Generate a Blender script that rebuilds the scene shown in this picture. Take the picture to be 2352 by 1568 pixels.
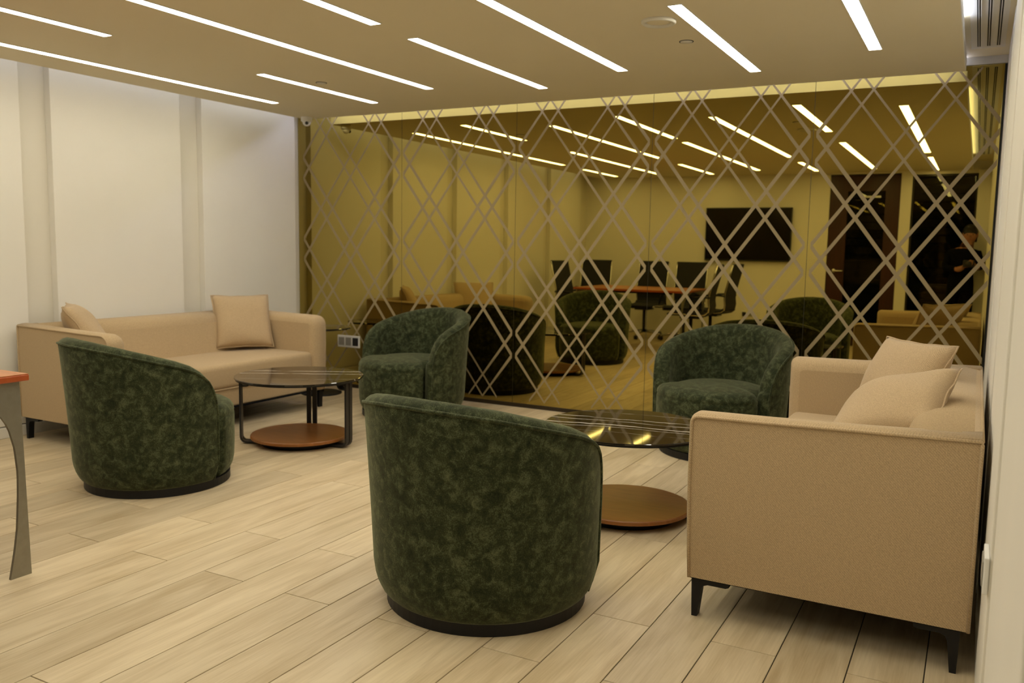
import bpy, bmesh, math, random
from mathutils import Vector, Matrix
random.seed(7)
S = bpy.context.scene
for o in list(bpy.data.objects):
    bpy.data.objects.remove(o)
COL = S.collection
PI = math.pi
rad = math.radians

# ------------------------------------------------------------------ camera
cam = bpy.data.cameras.new('camera_view')
cam.sensor_width = 36.0
cam.lens = 36.0 * 1965.22 / 2352.0
cam.clip_start = 0.01
cam.dof.use_dof = True
cam.dof.focus_distance = 2.9
cam.dof.aperture_fstop = 4.0
camo = bpy.data.objects.new('camera_view', cam)
COL.objects.link(camo)
_p, _y, _r = rad(6.3108), rad(28.4285), rad(0.9625)
fwd = Vector((-math.sin(_y) * math.cos(_p), math.cos(_y) * math.cos(_p), -math.sin(_p)))
right = Vector((math.cos(_y), math.sin(_y), 0))
up = right.cross(fwd)
r2 = right * math.cos(_r) + up * math.sin(_r)
u2 = up * math.cos(_r) - right * math.sin(_r)
M = Matrix((r2, u2, -fwd)).transposed().to_4x4()
M.translation = Vector((0, 0, 1.227))
camo.matrix_world = M
S.camera = camo

# ------------------------------------------------------------------ world, exposure
w = bpy.data.worlds.new('night')
w.use_nodes = True
w.node_tree.nodes['Background'].inputs[0].default_value = (0.01, 0.012, 0.015, 1)
w.node_tree.nodes['Background'].inputs[1].default_value = 0.2
S.world = w
S.view_settings.view_transform = 'Standard'
S.view_settings.look = 'None'
S.view_settings.gamma = 1.0
S.view_settings.exposure = 0.0
S.view_settings.use_curve_mapping = False
LED = (1.0, 0.94, 0.77)
LED_POWER = 20.0
COVE = (0.86, 0.93, 1.12)
COVE_POWER = 14.0

# ------------------------------------------------------------------ dimensions
YM = 5.75           # mirror plane
XL = -5.20          # front of the cream wall panels
XR = 0.07           # right wall
YB = -0.50          # back wall
ZC = 2.257          # dropped ceiling underside
ZU = 2.36           # upper ceiling

# ------------------------------------------------------------------ helpers
def newmat(name):
    m = bpy.data.materials.new(name)
    m.use_nodes = True
    nt = m.node_tree
    return m, nt, nt.nodes['Principled BSDF']

def simple(name, col, rough=0.5, metal=0.0, spec=0.5, noise=0.0, nscale=8.0, bump=0.0, bscale=200.0):
    m, nt, b = newmat(name)
    b.inputs['Base Color'].default_value = (*col, 1)
    b.inputs['Roughness'].default_value = rough
    b.inputs['Metallic'].default_value = metal
    b.inputs['Specular IOR Level'].default_value = spec
    if noise > 0 or bump > 0:
        tc = nt.nodes.new('ShaderNodeTexCoord')
    if noise > 0:
        n = nt.nodes.new('ShaderNodeTexNoise')
        n.inputs['Scale'].default_value = nscale
        n.inputs['Detail'].default_value = 4
        nt.links.new(tc.outputs['Object'], n.inputs['Vector'])
        r = nt.nodes.new('ShaderNodeValToRGB')
        r.color_ramp.elements[0].position = 0.3
        r.color_ramp.elements[1].position = 0.7
        r.color_ramp.elements[0].color = (*[c * (1 - noise) for c in col], 1)
        r.color_ramp.elements[1].color = (*[min(1, c * (1 + noise)) for c in col], 1)
        nt.links.new(n.outputs['Fac'], r.inputs['Fac'])
        nt.links.new(r.outputs['Color'], b.inputs['Base Color'])
    if bump > 0:
        n2 = nt.nodes.new('ShaderNodeTexNoise')
        n2.inputs['Scale'].default_value = bscale
        nt.links.new(tc.outputs['Object'], n2.inputs['Vector'])
        bm_ = nt.nodes.new('ShaderNodeBump')
        bm_.inputs['Strength'].default_value = bump
        bm_.inputs['Distance'].default_value = 0.002
        nt.links.new(n2.outputs['Fac'], bm_.inputs['Height'])
        nt.links.new(bm_.outputs['Normal'], b.inputs['Normal'])
    return m

def emis(name, col, power):
    m = bpy.data.materials.new(name)
    m.use_nodes = True
    nt = m.node_tree
    nt.nodes.remove(nt.nodes['Principled BSDF'])
    e = nt.nodes.new('ShaderNodeEmission')
    e.inputs[0].default_value = (*col, 1)
    e.inputs[1].default_value = power
    nt.links.new(e.outputs[0], nt.nodes['Material Output'].inputs[0])
    return m

def link(o, parent=None):
    COL.objects.link(o)
    if parent is not None:
        o.parent = parent
    return o

def tag(o, label, cat, group=None):
    o['label'] = label
    o['category'] = cat
    if group:
        o['group'] = group
    return o

def struct(o):
    o['kind'] = 'structure'
    return o

def obj(name, bm, mat, parent=None, smooth=False):
    me = bpy.data.meshes.new(name)
    if smooth:
        for f in bm.faces:
            f.smooth = True
    bm.to_mesh(me)
    bm.free()
    me.materials.append(mat)
    return link(bpy.data.objects.new(name, me), parent)

def thing(name, label, cat, loc=(0, 0, 0), rz=0.0, group=None):
    o = bpy.data.objects.new(name, None)
    o.empty_display_size = 0.1
    COL.objects.link(o)
    o.location = loc
    o.rotation_euler = (0, 0, rz)
    return tag(o, label, cat, group)

def dup(root, loc, rz, label=None):
    r = root.copy()
    COL.objects.link(r)
    r.location = loc
    r.rotation_euler = (0, 0, rz)
    if label:
        r['label'] = label
    for ch in list(root.children):
        c = ch.copy()
        COL.objects.link(c)
        c.parent = r
        for g in ch.children:
            d = g.copy()
            COL.objects.link(d)
            d.parent = c
    return r

def box(bm, x0, x1, y0, y1, z0, z1, bev=0.0, seg=2):
    t = bmesh.new()
    bmesh.ops.create_cube(t, size=1.0)
    for v in t.verts:
        v.co = Vector((x0 + (v.co.x + .5) * (x1 - x0), y0 + (v.co.y + .5) * (y1 - y0), z0 + (v.co.z + .5) * (z1 - z0)))
    if bev > 0:
        bmesh.ops.bevel(t, geom=t.edges[:], offset=bev, segments=seg, profile=.5, affect='EDGES')
    merge(bm, t)

def merge(bm, t, mat=None):
    vm = {}
    for v in t.verts:
        vm[v] = bm.verts.new(mat @ v.co if mat is not None else v.co)
    for f in t.faces:
        try:
            nf = bm.faces.new([vm[v] for v in f.verts])
            nf.smooth = f.smooth
        except ValueError:
            pass
    t.free()

def bxo(name, x0, x1, y0, y1, z0, z1, mat, parent=None, bev=0.0, seg=2):
    bm = bmesh.new()
    box(bm, x0, x1, y0, y1, z0, z1, bev, seg)
    return obj(name, bm, mat, parent, smooth=False)

def lathe(bm, prof, n=32, cx=0, cy=0, smooth=True):
    rings = []
    for r, z in prof:
        if r < 1e-5:
            rings.append([bm.verts.new((cx, cy, z))])
        else:
            rings.append([bm.verts.new((cx + r * math.cos(2 * PI * i / n), cy + r * math.sin(2 * PI * i / n), z)) for i in range(n)])
    for a, b in zip(rings, rings[1:]):
        for i in range(n):
            j = (i + 1) % n
            if len(a) == 1 and len(b) == 1:
                continue
            if len(a) == 1:
                f = bm.faces.new((a[0], b[j], b[i]))
            elif len(b) == 1:
                f = bm.faces.new((a[i], a[j], b[0]))
            else:
                f = bm.faces.new((a[i], a[j], b[j], b[i]))
            f.smooth = smooth
    return bm

def tube(bm, pts, r, n=8, closed=False):
    pts = [Vector(p) for p in pts]
    N = len(pts)
    rings = []
    prev = None
    for i, p in enumerate(pts):
        if closed:
            t = pts[(i + 1) % N] - pts[i - 1]
        else:
            t = pts[min(i + 1, N - 1)] - pts[max(i - 1, 0)]
        t.normalize()
        if prev is None:
            a = Vector((0, 0, 1)) if abs(t.z) < .9 else Vector((1, 0, 0))
            nrm = t.cross(a).normalized()
        else:
            nrm = (prev - t * prev.dot(t)).normalized()
        prev = nrm
        b = t.cross(nrm)
        rr = r[i] if isinstance(r, (list, tuple)) else r
        rings.append([bm.verts.new(p + nrm * rr * math.cos(2 * PI * k / n) + b * rr * math.sin(2 * PI * k / n)) for k in range(n)])
    rng = range(N) if closed else range(N - 1)
    for i in rng:
        A, B = rings[i], rings[(i + 1) % N]
        for k in range(n):
            l = (k + 1) % n
            f = bm.faces.new((A[k], A[l], B[l], B[k]))
            f.smooth = True
    if not closed:
        bm.faces.new(rings[0][::-1])
        bm.faces.new(rings[-1])
    return bm

def ribbon(bm, pts, width_dir, wdt, thick):
    """flat bar swept along pts, wide along width_dir"""
    pts = [Vector(p) for p in pts]
    wd = Vector(width_dir).normalized()
    rings = []
    for i, p in enumerate(pts):
        t = (pts[min(i + 1, len(pts) - 1)] - pts[max(i - 1, 0)]).normalized()
        n = t.cross(wd).normalized()
        rings.append([bm.verts.new(p + wd * a * wdt / 2 + n * b * thick / 2) for a, b in ((-1, -1), (1, -1), (1, 1), (-1, 1))])
    for A, B in zip(rings, rings[1:]):
        for k in range(4):
            bm.faces.new((A[k], A[(k + 1) % 4], B[(k + 1) % 4], B[k]))
    bm.faces.new(rings[0][::-1])
    bm.faces.new(rings[-1])

def prism(bm, poly, axis, a0, a1):
    """extrude a 2-D polygon along an axis; poly coords are the two other axes in order"""
    def P(u, v, a):
        return {'x': (a, u, v), 'y': (u, a, v), 'z': (u, v, a)}[axis]
    A = [bm.verts.new(P(u, v, a0)) for u, v in poly]
    B = [bm.verts.new(P(u, v, a1)) for u, v in poly]
    n = len(poly)
    for i in range(n):
        bm.faces.new((A[i], A[(i + 1) % n], B[(i + 1) % n], B[i]))
    bm.faces.new(A[::-1])
    bm.faces.new(B)
    bmesh.ops.recalc_face_normals(bm, faces=bm.faces[:])

def interp(tab, x):
    if x <= tab[0][0]:
        return tab[0][1]
    for (a, b), (c, d) in zip(tab, tab[1:]):
        if x <= c:
            return b + (d - b) * (x - a) / (c - a)
    return tab[-1][1]

# ------------------------------------------------------------------ materials
M_WALL = simple('cream_wall_paint', (0.80, 0.77, 0.70), 0.55, noise=0.012, nscale=3, bump=0.06, bscale=300)
M_RECESS = simple('recess_shade_paint', (0.74, 0.70, 0.61), 0.6)  # darker than the panels: the dimmer light between them is in the colour
M_CEIL = simple('ceiling_paint', (0.78, 0.71, 0.53), 0.8, spec=0.2, noise=0.01, nscale=2)
M_WHITE = simple('white_plastic', (0.78, 0.77, 0.74), 0.35)
M_GREYIN = simple('grey_plastic', (0.33, 0.31, 0.27), 0.4)
M_BLACK = simple('black_plastic', (0.012, 0.012, 0.012), 0.4)
M_BLKMET = simple('black_metal', (0.004, 0.004, 0.0045), 0.5, metal=0.0, spec=0.35)
M_GUNMET = simple('dark_bronze_metal', (0.035, 0.032, 0.03), 0.4, metal=0.5)
M_STEEL = simple('brushed_steel', (0.30, 0.28, 0.23), 0.42, metal=0.75, noise=0.06, nscale=40)
M_CHROME = simple('chrome', (0.65, 0.63, 0.6), 0.2, metal=1.0)
M_ALU = simple('aluminium', (0.62, 0.62, 0.62), 0.4, metal=0.8)
M_LED = emis('led_strip', LED, LED_POWER)
M_COVE = emis('cove_led', COVE, COVE_POWER)
M_COVE_DIM = emis('cove_led_dim', COVE, COVE_POWER * .6)
M_COVE_HI = emis('cove_led_header', (1.25, 1.3, 1.75), COVE_POWER * 1.3)
M_GROUT = simple('dark_grout', (0.045, 0.038, 0.028), 0.9)
M_SCREEN = simple('black_screen', (0.004, 0.004, 0.005), 0.12)
M_MESH = simple('black_mesh_fabric', (0.010, 0.010, 0.010), 0.85, bump=0.3, bscale=400)
M_SKIN = simple('skin', (0.34, 0.15, 0.085), 0.55)
M_HAIR = simple('black_hair', (0.006, 0.005, 0.005), 0.5, bump=0.4, bscale=150)
M_CLOTH = simple('black_cloth', (0.003, 0.003, 0.004), 0.95, spec=0.1, bump=0.3, bscale=80)
M_SLAT = simple('dark_blind_slat', (0.012, 0.012, 0.012), 0.4)
M_ETCH = simple('etched_glass', (0.32, 0.25, 0.135), 0.5, spec=0.3)
M_SEAM = simple('mirror_edge', (0.03, 0.026, 0.012), 0.4)

def mirror_mat():
    m = bpy.data.materials.new('bronze_mirror')
    m.use_nodes = True
    nt = m.node_tree
    nt.nodes.remove(nt.nodes['Principled BSDF'])
    g = nt.nodes.new('ShaderNodeBsdfGlossy')
    g.inputs['Color'].default_value = (0.43, 0.34, 0.10, 1)
    g.inputs['Roughness'].default_value = 0.0
    nt.links.new(g.outputs[0], nt.nodes['Material Output'].inputs[0])
    return m
M_MIRROR = mirror_mat()

def glass_mat():
    m = bpy.data.materials.new('dark_window_glass')
    m.use_nodes = True
    nt = m.node_tree
    nt.nodes.remove(nt.nodes['Principled BSDF'])
    g = nt.nodes.new('ShaderNodeBsdfGlossy')
    g.inputs['Color'].default_value = (0.9, 0.9, 0.9, 1)
    g.inputs['Roughness'].default_value = 0.0
    t = nt.nodes.new('ShaderNodeBsdfTransparent')
    t.inputs['Color'].default_value = (0.55, 0.58, 0.56, 1)
    f = nt.nodes.new('ShaderNodeFresnel')
    f.inputs['IOR'].default_value = 1.5
    mx = nt.nodes.new('ShaderNodeMixShader')
    nt.links.new(f.outputs[0], mx.inputs[0])
    nt.links.new(t.outputs[0], mx.inputs[1])
    nt.links.new(g.outputs[0], mx.inputs[2])
    nt.links.new(mx.outputs[0], nt.nodes['Material Output'].inputs[0])
    return m
M_GLASS = glass_mat()

def velvet():
    m, nt, b = newmat('green_velvet')
    N = nt.nodes.new
    tc = N('ShaderNodeTexCoord')
    n1 = N('ShaderNodeTexNoise')
    n1.inputs['Scale'].default_value = 26
    n1.inputs['Detail'].default_value = 9
    n1.inputs['Roughness'].default_value = 0.72
    n1.inputs['Distortion'].default_value = 0.5
    n2 = N('ShaderNodeTexNoise')
    n2.inputs['Scale'].default_value = 260
    n2.inputs['Detail'].default_value = 3
    n2.inputs['Roughness'].default_value = 0.7
    for n in (n1, n2):
        nt.links.new(tc.outputs['Object'], n.inputs['Vector'])
    mx = N('ShaderNodeMix')
    mx.data_type = 'FLOAT'
    mx.inputs[0].default_value = 0.36
    nt.links.new(n1.outputs['Fac'], mx.inputs[2])
    nt.links.new(n2.outputs['Fac'], mx.inputs[3])
    r = N('ShaderNodeValToRGB')
    e = r.color_ramp.elements
    e[0].position, e[0].color = 0.38, (0.0065, 0.0092, 0.0026, 1)
    e[1].position, e[1].color = 0.63, (0.105, 0.118, 0.058, 1)
    k = e.new(0.50)
    k.color = (0.027, 0.034, 0.0125, 1)
    nt.links.new(mx.outputs[0], r.inputs['Fac'])
    nt.links.new(r.outputs['Color'], b.inputs['Base Color'])
    b.inputs['Roughness'].default_value = 0.85
    b.inputs['Specular IOR Level'].default_value = 0.2
    b.inputs['Sheen Weight'].default_value = 0.26
    b.inputs['Sheen Roughness'].default_value = 0.42
    b.inputs['Sheen Tint'].default_value = (0.72, 0.74, 0.46, 1)
    bp = N('ShaderNodeBump')
    bp.inputs['Strength'].default_value = 0.25
    bp.inputs['Distance'].default_value = 0.001
    nt.links.new(n2.outputs['Fac'], bp.inputs['Height'])
    nt.links.new(bp.outputs['Normal'], b.inputs['Normal'])
    return m
M_VELVET = velvet()

def linen(name, col, wscale=170):
    m, nt, b = newmat(name)
    N = nt.nodes.new
    tc = N('ShaderNodeTexCoord')
    mp = N('ShaderNodeMapping')
    nt.links.new(tc.outputs['Object'], mp.inputs['Vector'])
    n1 = N('ShaderNodeTexNoise')
    n1.inputs['Scale'].default_value = wscale * 1.6
    n1.inputs['Detail'].default_value = 2
    mp.inputs['Scale'].default_value = (1, 1, 1.7)
    nt.links.new(mp.outputs['Vector'], n1.inputs['Vector'])
    wv = N('ShaderNodeTexWave')
    wv.inputs['Scale'].default_value = wscale * .45
    wv.inputs['Distortion'].default_value = 3.0
    wv.inputs['Detail'].default_value = 2
    wv.inputs['Detail Scale'].default_value = 2
    wv.bands_direction = 'DIAGONAL'
    nt.links.new(tc.outputs['Object'], wv.inputs['Vector'])
    mx = N('ShaderNodeMix')
    mx.data_type = 'FLOAT'
    mx.inputs[0].default_value = 0.22
    nt.links.new(n1.outputs['Fac'], mx.inputs[2])
    nt.links.new(wv.outputs['Fac'], mx.inputs[3])
    r = N('ShaderNodeValToRGB')
    e = r.color_ramp.elements
    e[0].position, e[0].color = 0.25, (*[c * .72 for c in col], 1)
    e[1].position, e[1].color = 0.75, (*[c * 1.22 for c in col], 1)
    nt.links.new(mx.outputs[0], r.inputs['Fac'])
    nt.links.new(r.outputs['Color'], b.inputs['Base Color'])
    b.inputs['Roughness'].default_value = 0.9
    b.inputs['Specular IOR Level'].default_value = 0.15
    b.inputs['Sheen Weight'].default_value = 0.15
    bp = N('ShaderNodeBump')
    bp.inputs['Strength'].default_value = 0.5
    bp.inputs['Distance'].default_value = 0.0012
    nt.links.new(mx.outputs[0], bp.inputs['Height'])
    nt.links.new(bp.outputs['Normal'], b.inputs['Normal'])
    return m
LIN = (0.47, 0.345, 0.20)
M_LINEN = linen('beige_woven_fabric', LIN)
M_LINEN2 = linen('beige_cushion_fabric', (0.49, 0.36, 0.215), 220)

def plank_mat():
    m, nt, b = newmat('oak_plank')
    N = nt.nodes.new
    tc = N('ShaderNodeTexCoord')
    oi = N('ShaderNodeObjectInfo')
    # shift the grain per plank
    ml = N('ShaderNodeMath'); ml.operation = 'MULTIPLY'; ml.inputs[1].default_value = 37.0
    nt.links.new(oi.outputs['Random'], ml.inputs[0])
    cb = N('ShaderNodeCombineXYZ')
    nt.links.new(ml.outputs[0], cb.inputs['X']); nt.links.new(ml.outputs[0], cb.inputs['Z'])
    ad = N('ShaderNodeVectorMath'); ad.operation = 'ADD'
    nt.links.new(tc.outputs['Object'], ad.inputs[0]); nt.links.new(cb.outputs[0], ad.inputs[1])
    m1 = N('ShaderNodeMapping'); m1.inputs['Scale'].default_value = (13, 1.7, 1)
    m2 = N('ShaderNodeMapping'); m2.inputs['Scale'].default_value = (150, 5, 1)
    for k in (m1, m2):
        nt.links.new(ad.outputs[0], k.inputs['Vector'])
    n1 = N('ShaderNodeTexNoise'); n1.inputs['Scale'].default_value = 1.0; n1.inputs['Detail'].default_value = 5; n1.inputs['Distortion'].default_value = 1.2
    n2 = N('ShaderNodeTexNoise'); n2.inputs['Scale'].default_value = 1.0; n2.inputs['Detail'].default_value = 3; n2.inputs['Distortion'].default_value = 0.4
    nt.links.new(m1.outputs[0], n1.inputs['Vector']); nt.links.new(m2.outputs[0], n2.inputs['Vector'])
    m3 = N('ShaderNodeMapping'); m3.inputs['Scale'].default_value = (6, 0.55, 1)
    nt.links.new(ad.outputs[0], m3.inputs['Vector'])
    wv = N('ShaderNodeTexWave'); wv.wave_type = 'RINGS'; wv.inputs['Scale'].default_value = 2.6
    wv.inputs['Distortion'].default_value = 7.0; wv.inputs['Detail'].default_value = 3
    nt.links.new(m3.outputs[0], wv.inputs['Vector'])
    mx = N('ShaderNodeMix'); mx.data_type = 'FLOAT'; mx.inputs[0].default_value = 0.35
    nt.links.new(n1.outputs['Fac'], mx.inputs[2]); nt.links.new(n2.outputs['Fac'], mx.inputs[3])
    mx2 = N('ShaderNodeMix'); mx2.data_type = 'FLOAT'; mx2.inputs[0].default_value = 0.10
    nt.links.new(mx.outputs[0], mx2.inputs[2]); nt.links.new(wv.outputs['Fac'], mx2.inputs[3])
    r = N('ShaderNodeValToRGB'); e = r.color_ramp.elements
    e[0].position, e[0].color = 0.30, (0.48, 0.365, 0.21, 1)
    e[1].position, e[1].color = 0.62, (0.685, 0.565, 0.375, 1)
    nt.links.new(mx2.outputs[0], r.inputs['Fac'])
    hs = N('ShaderNodeHueSaturation')
    mr = N('ShaderNodeMapRange'); mr.inputs['To Min'].default_value = 0.86; mr.inputs['To Max'].default_value = 1.06
    nt.links.new(oi.outputs['Random'], mr.inputs['Value'])
    nt.links.new(mr.outputs[0], hs.inputs['Value'])
    nt.links.new(r.outputs['Color'], hs.inputs['Color'])
    nt.links.new(hs.outputs['Color'], b.inputs['Base Color'])
    b.inputs['Roughness'].default_value = 0.42
    b.inputs['Specular IOR Level'].default_value = 0.4
    bp = N('ShaderNodeBump'); bp.inputs['Strength'].default_value = 0.12; bp.inputs['Distance'].default_value = 0.001
    nt.links.new(n2.outputs['Fac'], bp.inputs['Height']); nt.links.new(bp.outputs['Normal'], b.inputs['Normal'])
    return m
M_PLANK = plank_mat()

def wood_mat(name, c0, c1, rough=0.35, sx=(3, 40, 3)):
    m, nt, b = newmat(name)
    N = nt.nodes.new
    tc = N('ShaderNodeTexCoord')
    mp = N('ShaderNodeMapping'); mp.inputs['Scale'].default_value = sx
    nt.links.new(tc.outputs['Object'], mp.inputs['Vector'])
    n1 = N('ShaderNodeTexNoise'); n1.inputs['Scale'].default_value = 1.0; n1.inputs['Detail'].default_value = 5; n1.inputs['Distortion'].default_value = 0.6
    nt.links.new(mp.outputs[0], n1.inputs['Vector'])
    r = N('ShaderNodeValToRGB'); e = r.color_ramp.elements
    e[0].position, e[0].color = 0.3, (*c0, 1)
    e[1].position, e[1].color = 0.7, (*c1, 1)
    nt.links.new(n1.outputs['Fac'], r.inputs['Fac'])
    nt.links.new(r.outputs['Color'], b.inputs['Base Color'])
    b.inputs['Roughness'].default_value = rough
    return m
M_CHERRY = wood_mat('cherry_veneer', (0.36, 0.115, 0.03), (0.52, 0.19, 0.055), 0.3)
M_CHERRYEDGE = wood_mat('cherry_edge_band', (0.33, 0.06, 0.012), (0.40, 0.085, 0.02), 0.35)
M_WALNUT = wood_mat('walnut_veneer', (0.22, 0.078, 0.013), (0.30, 0.11, 0.022), 0.33, (4, 45, 4))
M_DOOR = wood_mat('mahogany_door', (0.028, 0.0045, 0.002), (0.045, 0.008, 0.0035), 0.4, (40, 40, 3))

def marble(name, seed, vein, levels):
    m, nt, b = newmat(name)
    N = nt.nodes.new
    tc = N('ShaderNodeTexCoord')
    mp = N('ShaderNodeMapping')
    mp.inputs['Location'].default_value = (seed, 0, seed * .3)
    mp.inputs['Rotation'].default_value = (0, 0, vein)
    nt.links.new(tc.outputs['Object'], mp.inputs['Vector'])
    n0 = N('ShaderNodeTexNoise'); n0.inputs['Scale'].default_value = 3.0; n0.inputs['Detail'].default_value = 3
    nt.links.new(mp.outputs[0], n0.inputs['Vector'])
    # vein = thin band where a warped coordinate crosses a level
    sp = N('ShaderNodeSeparateXYZ'); nt.links.new(mp.outputs[0], sp.inputs[0])
    a = N('ShaderNodeMath'); a.operation = 'MULTIPLY_ADD'; a.inputs[1].default_value = 0.10
    nt.links.new(n0.outputs['Fac'], a.inputs[0]); nt.links.new(sp.outputs['Y'], a.inputs[2])
    out = None
    for lev, wd, br in levels:
        s = N('ShaderNodeMath'); s.operation = 'SUBTRACT'; s.inputs[1].default_value = lev + 0.05
        nt.links.new(a.outputs[0], s.inputs[0])
        ab = N('ShaderNodeMath'); ab.operation = 'ABSOLUTE'; nt.links.new(s.outputs[0], ab.inputs[0])
        mr = N('ShaderNodeMapRange'); mr.inputs['From Min'].default_value = wd; mr.inputs['From Max'].default_value = wd * .3
        mr.inputs['To Min'].default_value = 0; mr.inputs['To Max'].default_value = br
        nt.links.new(ab.outputs[0], mr.inputs['Value'])
        if out is None:
            out = mr.outputs[0]
        else:
            mm = N('ShaderNodeMath'); mm.operation = 'MAXIMUM'
            nt.links.new(out, mm.inputs[0]); nt.links.new(mr.outputs[0], mm.inputs[1]); out = mm.outputs[0]
    # break the veins up
    n3 = N('ShaderNodeTexNoise'); n3.inputs['Scale'].default_value = 9
    nt.links.new(tc.outputs['Object'], n3.inputs['Vector'])
    mr3 = N('ShaderNodeMapRange'); mr3.inputs['From Min'].default_value = .28; mr3.inputs['From Max'].default_value = .50
    nt.links.new(n3.outputs['Fac'], mr3.inputs['Value'])
    mul = N('ShaderNodeMath'); mul.operation = 'MULTIPLY'
    nt.links.new(out, mul.inputs[0]); nt.links.new(mr3.outputs[0], mul.inputs[1])
    mixc = N('ShaderNodeMix'); mixc.data_type = 'RGBA'
    mixc.inputs[6].default_value = (0.013, 0.010, 0.007, 1)
    mixc.inputs[7].default_value = (0.90, 0.84, 0.72, 1)
    nt.links.new(mul.outputs[0], mixc.inputs[0])
    nt.links.new(mixc.outputs[2], b.inputs['Base Color'])
    b.inputs['Roughness'].default_value = 0.04
    b.inputs['Specular IOR Level'].default_value = 0.75
    return m
M_MARBLE_A = marble('dark_marble', 0.0, -.17, ((-.03, .0065, 1.0), (.055, .0038, .85), (.115, .0042, .9), (.26, .003, .6), (-.08, .0035, .8), (-.19, .002, .4)))
M_MARBLE_B = marble('dark_marble_few_veins', 1.3, -.55, ((0.17, .008, 1.0), (.06, .007, .9), (-.16, .0035, .5)))

# ------------------------------------------------------------------ floor with planks
floor = struct(bxo('floor', XL - .12, XR + .12, YB - .15, YM + .05, -0.06, -0.004, M_GROUT))
PITCH, PLEN, GAP = 0.2015, 1.2, 0.0034
shared = {}
k = 0
x = XR + .06
x_line0 = -0.06
row = -1
while True:
    xr_ = x_line0 - PITCH * row
    xl_ = xr_ - PITCH
    if xr_ < XL - .08:
        break
    a, b_ = max(xl_, XL - .1) + GAP / 2, min(xr_, XR + .1) - GAP / 2
    if b_ - a > .01:
        ph = 2.18 if row % 2 == 1 else 2.58
        y = ph - PLEN * 3
        while y < YM:
            y0, y1 = max(y, YB - .1) + GAP / 2, min(y + PLEN, YM) - GAP / 2
            if y1 - y0 > .02:
                key = (round(b_ - a, 4), round(y1 - y0, 4))
                if key not in shared:
                    bm = bmesh.new()
                    box(bm, -(b_ - a) / 2, (b_ - a) / 2, -(y1 - y0) / 2, (y1 - y0) / 2, -0.008, 0.0, 0.0008, 1)
                    me = bpy.data.meshes.new('floor_plank')
                    bm.to_mesh(me); bm.free()
                    me.materials.append(M_PLANK)
                    shared[key] = me
                o = bpy.data.objects.new('floor_plank', shared[key])
                o.location = ((a + b_) / 2, (y0 + y1) / 2, 0)
                link(o, floor)
            y += PLEN
    row += 1

# ------------------------------------------------------------------ walls
wl = struct(bxo('wall_left', XL - .12, XL - .058, YB - .1, YM + .05, 0, ZU, M_RECESS))
for i in range(-3, 3):
    y0 = 3.45 + 1.2 * i
    ya, yb = max(y0, YB), y0 + 1.0
    if yb > YB + .1:
        bm = bmesh.new()
        box(bm, XL - .058, XL, ya, yb, .075, ZU, 0.003, 2)
        obj('wall_panel', bm, M_WALL, wl)
struct(bxo('baseboard_left', XL - .058, XL + .004, YB, YM, 0.0, .068, M_WALL, None, .004))
wr = struct(bxo('wall_right', XR + .058, XR + .12, YB - .1, YM + .05, 0, ZU, M_RECESS))
for i in range(-4, 3):
    y0 = 3.45 + 1.2 * i
    ya, yb = max(y0, YB), min(y0 + 1.0, YM)
    if yb > YB + .1:
        bm = bmesh.new()
        box(bm, XR, XR + .058, ya, yb, .0, ZU, 0.003, 2)
        obj('wall_panel', bm, M_WALL, wr)
struct(bxo('wall_front', XL - .12, XR + .12, YM + .012, YM + .12, 0, ZU, M_BLACK))
struct(bxo('baseboard_front', XL - .05, XR, YM - .002, YM + .010, 0.0005, .030, simple('dark_bronze_skirting', (0.022, 0.013, 0.004), 0.4)))
struct(bxo('trim_1', XL - .05, XR, YM - .012, YM + .012, 2.315, ZU, M_ALU))
# back wall with door opening and window opening
bmw = bmesh.new()
for x0, x1, z0, z1 in ((XL - .12, -1.78, 0, ZU), (-1.78, -.93, 2.235, ZU), (-.93, -.80, 0, ZU), (-.80, -.07, 2.215, ZU), (-.80, -.07, 0, .10), (-.07, XR + .12, 0, ZU)):
    box(bmw, x0, x1, YB - .1, YB, z0, z1)
struct(obj('wall_back', bmw, M_WALL))
struct(bxo('baseboard_back', XL - .05, -1.80, YB, YB + .012, 0, .08, M_WALL, None, .003))
struct(bxo('trim_2', -.93, -.80, YB, YB + .012, 0, ZC, M_WALL, None, .003))
struct(bxo('trim_3', -.07, XR, YB, YB + .03, 0, ZC, M_WALL, None, .004))

# ------------------------------------------------------------------ ceilings
struct(bxo('ceiling', XL - .12, XR + .12, YB - .1, YM + .05, ZU, ZU + .06, M_CEIL))
SX0, SX1, SY0, SY1 = -5.03, -.14, YB, YM - .17
struct(bxo('ceiling', SX0, SX1, SY0, SY1, ZC, ZC + .06, M_CEIL))
M_FASCIA = simple('fascia_white', (0.84, 0.83, 0.80), 0.6)
struct(bxo('trim_4', SX0, SX1, SY1, SY1 + .004, ZC, ZC + .06, M_FASCIA))
struct(bxo('trim_5', SX1, SX1 + .004, SY0, SY1, ZC, ZC + .06, M_FASCIA))
# cove LED strips lying on the edge of the dropped ceiling
for nm, lab, x0, x1, y0, y1, mt, zb in (
        ('cove_light', 'cove LED strip hidden above the mirror wall', SX0 + .02, SX1 - .02, YM - .022, YM - .012, M_COVE_HI, ZC + .076),
        ('cove_light', 'cove LED strip on the ceiling edge beside the air slot', SX1 - .02, SX1 - .004, .4, 4.75, M_COVE, ZC + .06),
        ('cove_light', 'cove LED strip on the ceiling edge beside the cream panelled wall', SX0 + .004, SX0 + .02, .0, SY1 - .1, M_COVE_DIM, ZC + .06)):
    tag(bxo(nm, x0, x1, y0, y1, zb, zb + .012, mt), lab, 'light strip', 'cove light strips')

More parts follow.
